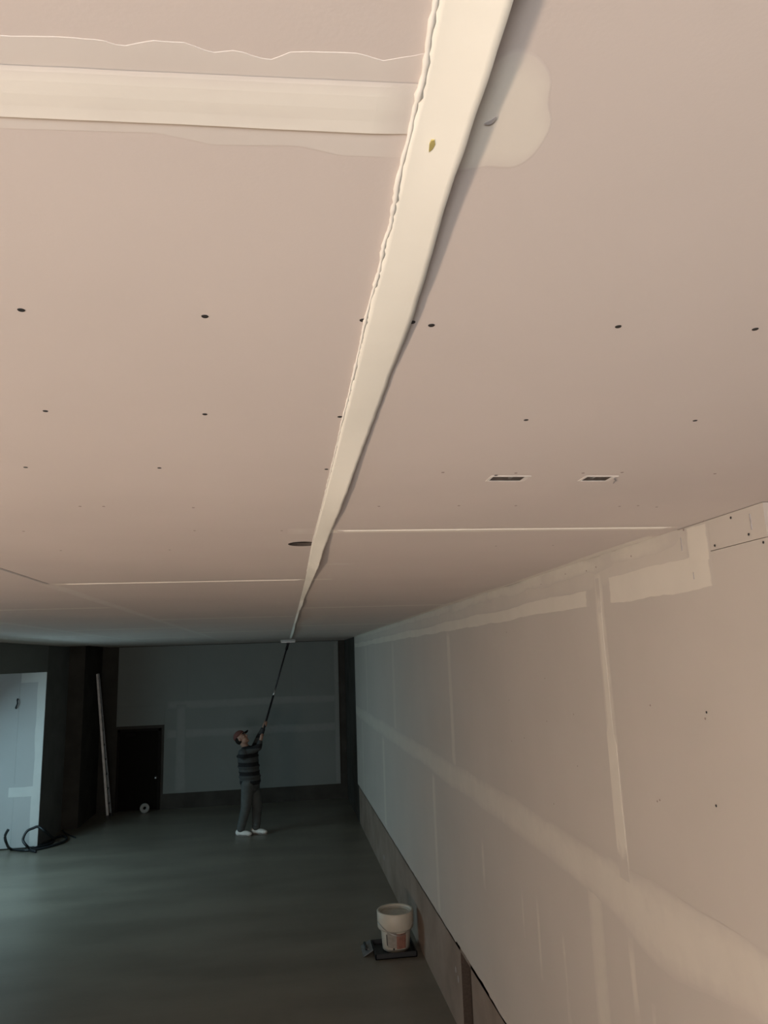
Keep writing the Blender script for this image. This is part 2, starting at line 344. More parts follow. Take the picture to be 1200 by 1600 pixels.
pc = [px(x, y, 2, H).xy for x, y in ((756, 190), (766, 184), (775, 179), (772, 187), (764, 192))]
blob(ceil, pc, lambda x, y, o: Vector((x, y, H-o)), M_smear, 'smear', base=0.0018, thick=0.0002)
# narrow joints further off: (x0, x1, y, half width)
for x0, x1, y, hw, mt, am in ((0.10, 1.27, 2.165, 0.035, M_comp, 1), (0.02, 0.10, 2.165, 0.05, M_comp_thin, 1), (-1.05, 0.26, 3.515, 0.035, M_comp, 1), (0.15, 1.3, 5.49, 0.05, M_comp, 1),
        (0.17, 0.30, 2.95, 0.03, M_comp_thin, 1), (-1.06, 0.12, 6.5, 0.07, M_comp, 1), (-3.4, -2.3, 6.5, 0.07, M_comp, 1), (-2.2, -1.1, 5.0, 0.05, M_comp, 1), (-2.2, -1.1, 8.0, 0.07, M_comp, 1),
        (-1.06, 0.12, 9.5, 0.09, M_comp, 1), (0.15, 1.3, 8.4, 0.08, M_comp, 1), (-3.4, -2.3, 9.5, 0.08, M_comp, 1), (-2.2, -1.1, 11.0, 0.08, M_comp, 1), (-1.06, 0.12, 12.5, 0.09, M_comp, 1)):
    strip(ceil, on_ceil, x0, x1, K(y-hw), K(y+hw), mt, 0.03, 0.008, 4, int(abs(y*10)+abs(x0)*7), ends=0.02, amp=am)
strip(ceil, on_ceil, 0.17, 1.25, K(2.150), K(2.172), M_comp_crisp, 0.03, 0.002, 4, 4, 0.0012, 0.0016, crisp=(True, True))
strip(ceil, on_ceil, -1.0, 0.1, K(3.50), K(3.525), M_comp_crisp, 0.03, 0.003, 4, 8, 0.0012, 0.0016, crisp=(True, True))
strip(ceil, on_ceil_y, 2.75, 3.5, K(-1.068), K(-1.052), M_smear, 0.05, 0.002, 4, 2, 0.0008, name='open_joint', crisp=(True, True))
strip(ceil, on_ceil_y, 3.5, 14, K(-1.10), K(-1.02), M_comp_thin, 0.1, 0.01, 2, 2, 0.0008)
for x in (-2.26, -3.46): strip(ceil, on_ceil_y, 1, 13, K(x-0.05), K(x+0.05), M_comp_thin, 0.1, 0.01, 2, 6, 0.0008)
strip(ceil, on_ceil_y, 2.3, 13.1, lambda u: 1.245-0.02*nz(u, 0.9, 5), K(1.302), M_comp, 0.06, 0.012, 2.5, 31, 0.0008, crisp=(False, True))
# screws driven into the boards
def disc(r, n=12):
    bm = bmesh.new(); vs = [bm.verts.new((r*math.cos(k*2*math.pi/n), r*math.sin(k*2*math.pi/n), 0)) for k in range(n)]
    t = [bm.verts.new((v.co.x*0.9, v.co.y*0.9, -0.0006)) for v in vs]
    for k in range(n): bm.faces.new((vs[k], vs[(k+1) % n], t[(k+1) % n], t[k]))
    bm.faces.new(t); me = bpy.data.meshes.new('screw'); bm.to_mesh(me); bm.free(); return me
me_screw = disc(0.0040); me_screw.materials.append(M_screw)
me_dim = disc(0.0036); me_dim.materials.append(M_spot)
for x, y in ((33, 484), (320, 494), (567, 500), (644, 503), (674, 508), (966, 510), (1180, 514), (71, 642), (320, 647), (531, 651), (822, 656), (1086, 657), (40, 730), (249, 731), (510, 733), (775, 742.5)):
    p = px(x, y, 2, H); o = link('screw', me_screw, None, ceil); o.location = (p.x, p.y, H-0.0002)
for x, y in ((692, 738), (806, 739), (911, 739), (972, 738), (1117, 740), (125, 791), (162, 791), (302, 793), (37, 830), (304, 829), (592, 791), (717, 790), (806, 790), (968, 791), (997, 790), (1026, 792), (775, 853), (864, 852), (95, 860), (265, 859), (440, 829)):
    p = px(x, y, 2, H); o = link('screw', me_dim, None, ceil); o.location = (p.x, p.y, H-0.0002)
# ------------------------------------------------------------ boards on the long wall
def sheet(parent, y0, y1, z0, z1, jag=0.0, chip=None):
    bm = bmesh.new(); pts = []
    n = max(2, int((y1-y0)/0.03)) if jag else 1
    for i in range(n+1):
        y = y0+(y1-y0)*i/n; z = z0
        if jag:
            z += jag*(nz(y, 6, 3)+0.6*nz(y, 25, 4))
            if chip and chip[0] < y < chip[1]: z += 0.022*abs(nz(y, 9, 8))+0.01
        pts.append((y, z))
    pts += [(y1, z1), (y0, z1)]
    f = [bm.verts.new((XS, y, z)) for y, z in pts]; b = [bm.verts.new((XR+0.001, y, z)) for y, z in pts]
    bm.faces.new(f); bm.faces.new(b[::-1])
    for i in range(len(pts)): bm.faces.new((f[i], f[(i+1) % len(pts)], b[(i+1) % len(pts)], b[i]))
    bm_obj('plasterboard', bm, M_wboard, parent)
YS, YE, Z1, Z2, Z3 = 1.765, 13.2, 0.655, 1.885, 3.083
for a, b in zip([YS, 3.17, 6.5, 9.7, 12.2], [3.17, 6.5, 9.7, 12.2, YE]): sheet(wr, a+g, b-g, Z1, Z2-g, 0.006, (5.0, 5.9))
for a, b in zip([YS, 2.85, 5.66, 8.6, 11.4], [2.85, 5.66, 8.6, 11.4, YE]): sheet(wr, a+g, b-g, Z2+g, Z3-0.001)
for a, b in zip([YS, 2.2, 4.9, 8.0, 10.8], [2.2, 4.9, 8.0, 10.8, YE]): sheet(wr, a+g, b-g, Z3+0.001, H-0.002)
R = lambda *a, **k: strip(wr, *a, **k)
# band over the top seam, in two runs broken at the upright joint, and ragged corner filling above
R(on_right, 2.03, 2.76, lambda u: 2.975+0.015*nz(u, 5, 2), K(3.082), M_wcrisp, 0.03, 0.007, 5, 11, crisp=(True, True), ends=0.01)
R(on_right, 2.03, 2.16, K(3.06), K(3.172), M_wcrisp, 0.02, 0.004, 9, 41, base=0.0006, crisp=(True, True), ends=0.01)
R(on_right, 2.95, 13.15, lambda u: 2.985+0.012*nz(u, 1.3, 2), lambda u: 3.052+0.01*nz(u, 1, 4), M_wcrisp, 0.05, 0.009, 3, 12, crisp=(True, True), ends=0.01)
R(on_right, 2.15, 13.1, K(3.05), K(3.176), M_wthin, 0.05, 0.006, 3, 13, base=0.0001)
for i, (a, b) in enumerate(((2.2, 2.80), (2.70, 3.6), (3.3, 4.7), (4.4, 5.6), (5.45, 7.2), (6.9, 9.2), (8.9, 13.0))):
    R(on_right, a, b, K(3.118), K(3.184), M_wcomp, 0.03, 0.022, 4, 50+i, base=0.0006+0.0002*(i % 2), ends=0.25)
# upright joints of the upper row
R(on_right_z, 1.95, 3.13, lambda z: 2.805-0.012*(3.1-z), lambda z: 2.885+0.012*(3.1-z), M_wcomp, 0.04, 0.008, 4, 21, base=0.0005)
R(on_right_z, 1.93, 3.09, lambda z: 2.835-0.006*(3.1-z)-(0.02 if z < 2.45 else 0), lambda z: 2.868+(0.02 if z < 2.5 else 0), M_wcrisp, 0.04, 0.005, 4, 22, base=0.0016, thick=0.0003, crisp=(True, True), ends=0.2)
R(on_right_z, 1.95, 2.98, K(5.60), K(5.72), M_wcomp, 0.05, 0.01, 4, 23)
R(on_right_z, 1.95, 2.98, K(8.50), K(8.70), M_wthin, 0.05, 0.01, 4, 24)
R(on_right_z, 1.95, 2.98, K(11.3), K(11.5), M_wthin, 0.05, 0.01, 4, 25)
# long level joint
R(on_right, YS+0.02, YE, lambda u: 1.80+0.03*nz(u, 0.8, 3)-0.09*math.exp(-((u-2.62)/0.35)**2), lambda u: 1.985+0.02*nz(u, 0.9, 6), M_wcomp, 0.05, 0.012, 3, 26, base=0.0008)
# upright joints and runs in the lower row
R(on_right_z, 0.68, 1.86, K(3.09), K(3.235), M_wcomp, 0.05, 0.008, 4, 28)
R(on_right_z, 0.68, 1.80, K(6.44), K(6.56), M_wcomp, 0.05, 0.01, 4, 29)
R(on_right_z, 0.68, 1.80, K(9.60), K(9.80), M_wcomp, 0.05, 0.01, 4, 30)
R(on_right_z, 0.68, 1.80, K(12.1), K(12.3), M_wthin, 0.05, 0.01, 4, 32)
for x, ya, yb, w_ in ((986, 1455, 1600, 0.05), (815, 1385, 1465, 0.03), (839, 1400, 1530, 0.04), (880, 1455, 1525, 0.035), (888, 1555, 1600, 0.05), (753, 1310, 1390, 0.06), (1022, 1570, 1640, 0.03), (884, 1500, 1560, 0.02)):
    p, q = px(x, ya, 0, XS), px(x+(yb-ya)*0.06, yb, 0, XS)
    strip(wr, on_right_z, q.z, p.z, K((p.y+q.y)/2-w_/2), K((p.y+q.y)/2+w_/2), M_wcomp, 0.04, 0.006, 5, int(x), ends=0.1, amp=0.85)
for x, y, m_ in ((1143, 809, 0), (1171, 835, 0), (1118, 852.5, 0), (1194, 847.5, 0), (1100, 813, 1), (1069, 828, 1), (987, 869, 1), (932, 886, 1), (917, 892, 1), (884, 897, 1), (846, 913, 1), (1105, 1113, 0), (1103, 1123, 1), (1120, 1259, 0), (1032, 1250, 1), (1028, 1252, 1), (903, 1197, 1), (866, 1256, 1), (820, 1153, 1), (897, 1116, 1), (852, 1060, 1), (855, 1127, 1), (796, 1094, 1), (800, 1158, 1), (792, 988, 1), (1017, 1102, 1)):
    p = px(x, y, 0, XS); o = link('screw', me_screw if not m_ else me_dim, None, wr); o.location = (XS-0.0025, p.y, p.z); o.rotation_euler = (0, math.pi/2, 0)
for x, y0, y1 in ((1064, 840, 861), (1172, 803, 828), (1084, 894, 905)):      # short scores in the paper
    p, q = px(x, y0, 0, XS), px(x+2, y1, 0, XS)
    strip(wr, on_right_z, q.z, p.z, K(p.y-0.002), K(p.y+0.002), M_smear, 0.01, 0.001, 20, x, 0.0004, 0.0022, (True, True), 0, 'score')
# conduit chase, shade painted as dark lining, and rust marks in the bare strip
bm = bmesh.new(); box(bm, (XR+0.064, CH0, 0), (XR+0.069, CH1, 0.60)); box(bm, (XR+0.001, CH1-0.004, 0), (XR+0.064, CH1-0.0005, 0.60)); box(bm, (XR+0.001, CH0+0.0005, 0), (XR+0.064, CH0+0.004, 0.60))
bm_obj('chase_shade', bm, M_shade, wr)
for i, (x, y, s) in enumerate(((716, 1530, 0.02), (712, 1515, 0.018), (600, 1340, 0.03))):
    p = px(x, y, 0, XR)
    blob(wr, [Vector((p.y+s*math.cos(k)*0.8, p.z+s*1.3*math.sin(k))) for k in (0, 1.1, 2.2, 3.1, 4.2, 5.2)], lambda y_, z_, o: Vector((XR-o, y_, z_)), M_smear, 'stain')
# ------------------------------------------------------------ far wall lining
YW = YF-0.02
xs0, xs1 = DX0-0.03, px(530, 1100, 1, YW).x; zb = px(400, 1232, 1, YW).z
za, zc = px(400, 1141, 1, YW).z, px(400, 1096, 1, YW).z
xm = px(283, 1150, 1, YW).x
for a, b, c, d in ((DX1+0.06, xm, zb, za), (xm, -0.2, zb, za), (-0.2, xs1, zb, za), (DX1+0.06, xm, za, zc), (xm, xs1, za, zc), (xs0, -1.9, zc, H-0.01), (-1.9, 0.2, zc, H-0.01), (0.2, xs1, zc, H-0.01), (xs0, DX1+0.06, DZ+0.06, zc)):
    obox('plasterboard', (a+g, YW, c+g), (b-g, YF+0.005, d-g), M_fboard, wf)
on_far = lambda x, z, o: Vector((x, YW-o, z)); on_far_z = lambda z, x, o: Vector((x, YW-o, z))
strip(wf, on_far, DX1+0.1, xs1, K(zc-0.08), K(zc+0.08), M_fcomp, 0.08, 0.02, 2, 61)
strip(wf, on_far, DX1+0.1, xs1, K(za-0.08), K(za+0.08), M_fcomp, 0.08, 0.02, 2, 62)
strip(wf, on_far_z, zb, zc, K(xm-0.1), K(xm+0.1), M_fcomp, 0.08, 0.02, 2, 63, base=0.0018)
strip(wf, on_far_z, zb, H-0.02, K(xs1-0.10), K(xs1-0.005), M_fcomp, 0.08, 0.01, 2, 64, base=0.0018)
# low door at the end of the far wall
dr = struct('door_1', M_door, [((DX0+0.05, YF+0.02, 0.01), (DX1-0.05, YF+0.06, DZ-0.05))], 'low dark door in the far wall beside the ladder')
fr = bmesh.new()
box(fr, (DX0, YF-0.03, 0), (DX0+0.05, YF+0.08, DZ)); box(fr, (DX1-0.05, YF-0.03, 0), (DX1, YF+0.08, DZ)); box(fr, (DX0, YF-0.03, DZ-0.05), (DX1, YF+0.08, DZ))
bm_obj('door_frame', fr, M_frame, dr)
p = px(245, 1215, 1, YF); bm = bmesh.new(); lathe(bm, [(0, 0.055), (0.022, 0.05), (0.028, 0.035), (0.02, 0.02), (0.012, 0.015), (0.012, 0.0), (0.03, 0.0), (0.03, -0.006), (0, -0.006)], 16)
o = bm_obj('door_knob', bm, M_steel, dr, True); o.location = (p.x-0.02, YF+0.016, p.z); o.rotation_euler = (math.pi/2, 0, 0); o['label'] = 'round steel door knob'
p = px(206, 1148, 1, YF); bm = bmesh.new(); box(bm, (p.x-0.11, YF-0.035, p.z-0.025), (p.x+0.08, YF+0.02, p.z+0.02), 0.006); box(bm, (p.x-0.10, YF-0.05, p.z+0.02), (p.x+0.11, YF-0.035, p.z+0.03))
bm_obj('door_closer', bm, M_frame, dr)
# ------------------------------------------------------------ lined end wall of the side bay
xj = px(27, 1150, 1, YJ).x
for a, b, c, d in ((xj, XL, 0.02, ZL), (XO+0.01, xj, 0.02, ZL)):
    obox('plasterboard', (a+g, YJ, c), (b-g, YJ+0.025, d), M_bboard, wb)
on_bay = lambda x, z, o: Vector((x, YJ-o, z)); on_bay_z = lambda z, x, o: Vector((x, YJ-o, z))
zt = lambda y: px(50, y, 1, YJ).z
xq = lambda x, y: px(x, y, 1, YJ).x
strip(wb, on_bay_z, 0.03, ZL-0.01, lambda z: XL-0.13-0.02*nz(z, 2, 4), K(XL-0.003), M_bcomp, 0.04, 0.008, 4, 71, crisp=(True, True), ends=0)
strip(wb, on_bay, xj+0.01, XL-0.02, K(zt(1066)), K(ZL-0.005), M_bcomp, 0.02, 0.006, 5, 72, crisp=(True, True), ends=0, base=0.0006)
strip(wb, on_bay, xj-0.08, XL-0.05, K(zt(1244)), K(zt(1229)), M_bcomp, 0.02, 0.006, 5, 73, crisp=(True, True), ends=0, base=0.0008)
p = px(27, 1100, 1, YJ); bm = bmesh.new()
tube(bm, [(p.x, YJ+0.002, p.z+0.08), (p.x+0.01, YJ-0.04, p.z+0.06), (p.x+0.02, YJ-0.05, p.z+0.01), (p.x-0.005, YJ-0.04, p.z-0.05), (p.x-0.01, YJ-0.02, p.z-0.07)], 0.012, 8)
bm_obj('wire_tail', bm, M_cable, wb, True)
# ------------------------------------------------------------ the loose joint tape
def interp(tab, t):
    if t <= tab[0][0]: return tab[0][1]
    for (a, va), (b, vb) in zip(tab, tab[1:]):
        if t <= b:
            s = (t-a)/(b-a); return va+(vb-va)*s
    return tab[-1][1]
Lpx = [(684, -6), (668, 80), (655, 150), (640, 205), (627, 265), (613, 330), (598, 400), (584, 450), (570, 505), (552, 590), (537, 650), (523, 710), (506, 780), (488, 848), (477, 905), (467, 945), (460, 970), (455, 988), (452, 999)]
Rpx = [(802, -6), (770, 100), (745, 170), (715, 260), (690, 340), (665, 430), (641, 508), (617, 568), (597, 622), (575, 680), (552, 740), (519, 826), (505, 860), (489, 905), (474, 940), (464, 968), (459, 988), (455, 999)]
DROP = [(-10, 0.0135), (100, 0.0130), (260, 0.0112), (400, 0.0080), (510, 0.0042), (568, 0.0016), (640, 0.0016), (700, 0.004), (760, 0.009), (800, 0.009), (828, 0.003), (860, 0.013), (885, 0.022), (905, 0.010), (935, 0.006), (945, 0.022), (955, 0.008), (968, 0.026), (975, 0.008), (985, 0.02), (999, 0.006)]
LE = [px(x, y, 2, H-0.0012) for x, y in Lpx]; RE = [px(x, y, 2, H-interp(DROP, y)) for x, y in Rpx]
LT = [(p.y, p.x) for p in LE]; RT = [(p.y, p.x) for p in RE]; RD = [(px(interp([(b, a) for a, b in Rpx], yy), yy, 2, H-dd).y, dd) for yy, dd in DROP]
# carry the tape back over the trestle
LT = [(-2.0, 0.094), (0.2, 0.094)]+LT; RT = [(-2.0, 0.146), (0.2, 0.142)]+RT; RD = [(-2.0, 0.004), (0.1, 0.012)]+RD
Ys = []; y = -2.0
while y < 13.2: Ys.append(y); y += 0.012 if 0.2 < y < 3 else (0.04 if y > 0 else 0.1)
bm = bmesh.new(); prev = None; NW = 9
for y in Ys:
    a = interp(LT, y); b = interp(RT, y); dr_ = interp(RD, y)+0.0004*nz(y, 25, 4)
    b += 0.0012*nz(y, 30, 2)*(1 if y < 2.5 else 2)
    row = []
    for k in range(NW):
        t = k/(NW-1); z = H-0.0032-(dr_-0.0012)*(t**1.4)-0.0006*math.sin(t*math.pi)*(1+nz(y*3, 2, 6))
        row.append(bm.verts.new((a+(b-a)*t, y, min(z, H-0.0031))))
    if prev:
        for k in range(NW-1): bm.faces.new((prev[k], prev[k+1], row[k+1], row[k]))
    prev = row
tape = bm_obj('joint_tape', bm, M_tape, None, True)
so = tape.modifiers.new('paper', 'SOLIDIFY'); so.thickness = 0.0004; so.offset = 0
tag(tape, 'long cream paper joint tape peeling off the ceiling along one edge', 'tape')
bm = bmesh.new(); pts = []; rad = []
for y in Ys:
    if y < -0.3 or y > 3.2: continue
    for s in (0, 0.5):
        yy = y+s*0.012
        wgt = interp([(-0.3, 0.5), (0.33, 0.45), (0.42, 1.0), (0.55, 1.0), (0.8, 0.6), (1.5, 0.45), (3.2, 0.25)], yy)
        lump = 0.3+1.5*abs(nz(yy, 70, 3))+1.0*max(0, nz(yy, 22, 5))
        pts.append((interp(LT, yy)-0.0005+0.0018*nz(yy, 35, 8)*wgt, yy, H-0.0022)); rad.append((0.0009+0.0023*wgt*lump))
tube(bm, pts, rad, 8); o = bm_obj('compound_bead', bm, M_bead, tape, True); o['label'] = 'lumpy bead of squeezed-out joint compound'
p0 = px(674, 229, 2, H-0.009); q = []
tt = (p0.x-interp(LT, p0.y))/(interp(RT, p0.y)-interp(LT, p0.y)); zt_ = H-0.0032-(interp(RD, p0.y)-0.0012)*tt**1.4-0.0016
bm = bmesh.new(); vs = [bm.verts.new((px(x, y, 2, zt_).x, px(x, y, 2, zt_).y, zt_)) for x, y in ((670, 238), (671, 226), (674, 220), (679, 219), (680, 226), (676, 233))]
bm.faces.new(vs); r_ = bmesh.ops.extrude_face_region(bm, geom=bm.faces[:]); bmesh.ops.translate(bm, vec=(0, 0, 0.0012), verts=[v for v in r_['geom'] if isinstance(v, bmesh.types.BMVert)])
o = bm_obj('glue_spot', bm, M_stain, tape); o['label'] = 'yellowish glue spot'
# ------------------------------------------------------------ the person with the pole sander
def P(x, y, Y): return px(x, y, 1, Y)
def capsule(bm, a, b, ra, rb, n=6):
    a = Vector(a); b = Vector(b)
    for k in range(n+1):
        t = k/n; c = a.lerp(b, t); r = ra+(rb-ra)*t
        bmesh.ops.create_icosphere(bm, subdivisions=2, radius=r, matrix=Matrix.Translation(c))
    tube(bm, [a, b], [ra, rb], 16)
def ell(bm, c, r, rot=None):
    mm = Matrix.Translation(c) @ (rot.to_matrix().to_4x4() if rot else Matrix()) @ Matrix.Diagonal((*r, 1))
    bmesh.ops.create_icosphere(bm, subdivisions=3, radius=1, matrix=mm)
def blend(name, bm, voxel, material, parent, smooth=2):
    o = bm_obj(name, bm, material, parent, True)
    rm = o.modifiers.new('surface', 'REMESH'); rm.mode = 'VOXEL'; rm.voxel_size = voxel; rm.use_smooth_shade = True
    s = o.modifiers.new('soften', 'SMOOTH'); s.iterations = smooth; s.factor = 0.5
    return o
YP = 12.90
base = px(392, 1305, 2, 0.0)
man = empty('person', (base.x, base.y, 0))
tag(man, 'person in red cap and striped jumper reaching a pole sander up to the ceiling', 'person')
inv = Matrix.Translation(-man.location)
def L3(p): return Vector(p)-man.location          # world -> the person's own space
# pole: from the hands up to the ceiling
top = px(450, 1006, 1, 13.7); top.z = H-0.084; bot = P(405.5, 1163, 12.80)
# footing
def ground(x, y): return px(x, y, 2, 0.0)
fn = ground(381, 1306); ff = ground(405, 1303)      # near and far foot
an_n = L3((fn.x-0.05, fn.y+0.02, 0.09)); an_f = L3((ff.x-0.05, ff.y+0.02, 0.09))
YN, YFAR = fn.y, ff.y
pel = L3(P(391, 1224, YP)); wai = L3(P(389.5, 1205, YP)); che = L3(P(387, 1181, YP)); nec = L3(P(384, 1167, YP)); hed = L3(P(377, 1154, YP))
fwd = Vector((0.93, -0.36, 0)).normalized(); sid = Vector((0.36, 0.93, 0)).normalized()   # facing right and a little towards the trestle; sid = far side
hip_n = pel-sid*0.095; hip_f = pel+sid*0.095
kn_n = (hip_n+an_n)/2+fwd*0.03; kn_f = (hip_f+an_f)/2+fwd*0.05
sh_n = che-sid*0.17+Vector((0, 0, 0.05)); sh_f = che+sid*0.17+Vector((0.03, 0, 0.06))
pd = (top-bot).normalized()
def on_pole(ypix):                                   # point of the pole at a photo height
    best = min((abs((lambda q: q)(proj_y(bot.lerp(top, t/400)))-ypix), t/400) for t in range(401)); return bot.lerp(top, best[1])
def proj_y(Pw):
    q = Pw-Vector((0, 0, HC)); return 800+F*(q.x*_r.y+q.y*_d.y+q.z*_v.y)/(q.x*_r.z+q.y*_d.z+q.z*_v.z)
g_up = L3(on_pole(1131)); g_lo = L3(on_pole(1152))
el_f = L3(P(405, 1152, YP+0.10)); el_n = L3(P(404, 1168, YP-0.14))
def limb_pts(s, e, h): return s, e, h
ax1 = pd
def hand(bm, grip, wrist):
    """palm and five fingers closed around the pole"""
    to = (grip-wrist); side = (to - ax1*to.dot(ax1)).normalized(); nrm = ax1.cross(side)
    palm_c = grip-side*0.034
    capsule(bm, wrist, palm_c-ax1*0.0, 0.026, 0.030, 3)
    capsule(bm, palm_c-ax1*0.03, palm_c+ax1*0.03, 0.021, 0.021, 3)
    for k, (ln, r) in enumerate(((0.92, 0.0085), (1.0, 0.0092), (0.97, 0.0092), (0.85, 0.008))):
        o = ax1*(0.033-0.022*k); R_ = 0.026
        arc = [grip+o+(-side*math.cos(a)+nrm*math.sin(a))*R_ for a in (0.5, 1.3*ln, 2.3*ln, 3.3*ln, 4.1*ln)]
        tube(bm, arc, [r, r, r, r*0.95, r*0.85], 8)
    th = [palm_c+ax1*0.03, grip+ax1*0.045+(-side*math.cos(-0.9)+nrm*math.sin(-0.9))*0.028, grip+ax1*0.04+(-side*math.cos(-2.0)+nrm*math.sin(-2.0))*0.027]
    tube(bm, th, [0.012, 0.011, 0.009], 8)
bm = bmesh.new()
capsule(bm, pel, wai, 0.135, 0.125); capsule(bm, wai, che, 0.125, 0.14); capsule(bm, sh_n, sh_f, 0.075, 0.075)
capsule(bm, che, nec+Vector((0, 0, 0.0)), 0.10, 0.058); capsule(bm, nec, hed-Vector((0, 0, 0.03)), 0.056, 0.058)
for h_, k_, a_ in ((hip_n, kn_n, an_n), (hip_f, kn_f, an_f)): capsule(bm, h_, k_, 0.085, 0.055); capsule(bm, k_, a_, 0.055, 0.037)
for s_, e_, g_ in ((sh_n, el_n, g_lo), (sh_f, el_f, g_up)):
    to = (g_-e_).normalized(); wr_ = g_-to*0.085
    capsule(bm, s_, e_, 0.052, 0.042); capsule(bm, e_, wr_, 0.041, 0.027); hand(bm, g_, wr_)
# head tilted back, face to the right and up
look = (fwd*0.80+Vector((0, 0, 0.60))).normalized(); hs = look.cross(Vector((0, 0, 1))).normalized(); hup = hs.cross(look).normalized()
RH = Matrix((look, -hs, hup)).transposed(); rotq = RH.to_quaternion()
def hp(a, b, c): return hed+look*a-hs*b+hup*c
ell(bm, hp(0, 0, 0.02), (0.098, 0.076, 0.105), rotq); ell(bm, hp(0.03, 0, -0.05), (0.068, 0.058, 0.075), rotq)
capsule(bm, hp(0.088, 0, 0.02), hp(0.112, 0, -0.025), 0.010, 0.016, 2)                       # nose
for s_ in (-1, 1):
    ell(bm, hp(-0.005, s_*0.076, -0.01), (0.018, 0.010, 0.032), rotq)                        # ears
    ell(bm, hp(0.082, s_*0.03, 0.035), (0.012, 0.022, 0.008), rotq)                          # brows
    ell(bm, hp(0.072, s_*0.035, -0.015), (0.020, 0.022, 0.018), rotq)                        # cheeks
ell(bm, hp(0.088, 0, -0.058), (0.012, 0.024, 0.007), rotq); ell(bm, hp(0.086, 0, -0.070), (0.012, 0.022, 0.007), rotq)   # lips
ell(bm, hp(0.075, 0, -0.10), (0.020, 0.024, 0.018), rotq)                                    # chin
blend('body', bm, 0.0065, M_skin, man, 2)
for s_ in (-1, 1):
    bm = bmesh.new(); ell(bm, hp(0.088, s_*0.031, 0.018), (0.008, 0.012, 0.007), rotq); bm_obj('eye', bm, M_black, man, True)
bm = bmesh.new(); ell(bm, hp(-0.03, 0, 0.0), (0.082, 0.080, 0.085), rotq); blend('hair', bm, 0.008, M_frame, man, 1)
# cap: domed crown and a peak
bm = bmesh.new(); ell(bm, hp(-0.008, 0, 0.055), (0.108, 0.088, 0.088), rotq)
bmesh.ops.bisect_plane(bm, geom=bm.verts[:]+bm.edges[:]+bm.faces[:], plane_co=hp(0, 0, 0.048), plane_no=-(hup+look*0.12-look*0.30), clear_outer=True)
cp = bm_obj('cap', bm, M_cap, man, True); cp.modifiers.new('cloth', 'SOLIDIFY').thickness = 0.004; cp['label'] = 'dark red cap'
bm = bmesh.new(); rows = []
for i in range(5):
    rr = i/4; rows.append([bm.verts.new(hp(0.070+0.085*rr*math.cos(a*0.9)+0.02*math.cos(a), 0.082*math.sin(a)*(1-0.12*rr), 0.056-0.012*rr-0.02*math.sin(a)**2)) for a in [(-1+k/5)*1.35 for k in range(11)]])
for A, B in zip(rows, rows[1:]):
    for k in range(10): bm.faces.new((A[k], A[k+1], B[k+1], B[k]))
o = bm_obj('cap_peak', bm, M_frame, cp, True); o.modifiers.new('card', 'SOLIDIFY').thickness = 0.004
# jumper, trousers, shoes
bm = bmesh.new(); hem = pel+Vector((0, 0, 0.03))
capsule(bm, hem, wai, 0.175, 0.165); capsule(bm, wai, che, 0.165, 0.175); capsule(bm, sh_n, sh_f, 0.090, 0.090); capsule(bm, che, nec-Vector((0, 0, 0.03)), 0.115, 0.074)
for s_, e_, g_, fr_ in ((sh_n, el_n, g_lo, 0.7), (sh_f, el_f, g_up, 0.80)):
    capsule(bm, s_, e_, 0.068, 0.056); capsule(bm, e_, e_.lerp(g_, fr_*0.72), 0.055, 0.043)
for k in range(6): ell(bm, hem.lerp(che, k/5)+fwd*0.0, (0.178+0.010*(k % 2), 0.185+0.010*(k % 2), 0.05))
jb = blend('jumper', bm, 0.010, M_knit, man, 2); jb['label'] = 'grey jumper with dark horizontal stripes'
bm = bmesh.new(); capsule(bm, pel+Vector((0, 0, 0.06)), pel-Vector((0, 0, 0.02)), 0.146, 0.15, 3)
for h_, k_, a_ in ((hip_n, kn_n, an_n), (hip_f, kn_f, an_f)):
    capsule(bm, h_, k_, 0.112, 0.086); capsule(bm, k_, a_+Vector((0, 0, 0.02)), 0.086, 0.066)
    for t in (0.1, 0.25): ell(bm, a_+Vector((0, 0, 0.02))+(k_-a_)*t, (0.074, 0.074, 0.03))
blend('trousers', bm, 0.010, M_trouser, man, 2)['label'] = 'loose grey work trousers'
for a_ in (an_n, an_f):
    hz = Vector((a_.x, a_.y, 0)); toe = Vector((0.93, -0.40, 0)).normalized(); ts = Vector((0.40, 0.93, 0)).normalized()
    bm = bmesh.new(); rq = Matrix((toe, ts, Vector((0, 0, 1)))).transposed().to_quaternion()
    ell(bm, hz-toe*0.03+Vector((0, 0, 0.05)), (0.065, 0.046, 0.055), rq); ell(bm, hz+toe*0.07+Vector((0, 0, 0.042)), (0.11, 0.048, 0.042), rq); ell(bm, hz+toe*0.13+Vector((0, 0, 0.036)), (0.07, 0.050, 0.034), rq)
    capsule(bm, hz+Vector((0, 0, 0.08)), hz+Vector((0, 0, 0.12)), 0.048, 0.046, 2)
    sh = blend('shoe', bm, 0.006, M_shoe, man, 2); sh['label'] = 'white trainer'
    bm = bmesh.new(); n = 28; ring = []
    for k in range(n):
        an = k*2*math.pi/n; r_x = 0.145*math.cos(an); r_y = (0.050 if math.cos(an) > -0.2 else 0.044)*math.sin(an)
        ring.append(hz+toe*(0.052+r_x)+ts*r_y)
    bv = [bm.verts.new(q+Vector((0, 0, 0.001))) for q in ring]; tv = [bm.verts.new(q+Vector((0, 0, 0.022))) for q in ring]
    bm.faces.new(bv); bm.faces.new(tv)
    for k in range(n): bm.faces.new((bv[k], bv[(k+1) % n], tv[(k+1) % n], tv[k]))
    bm_obj('sole', bm, M_sole, sh)
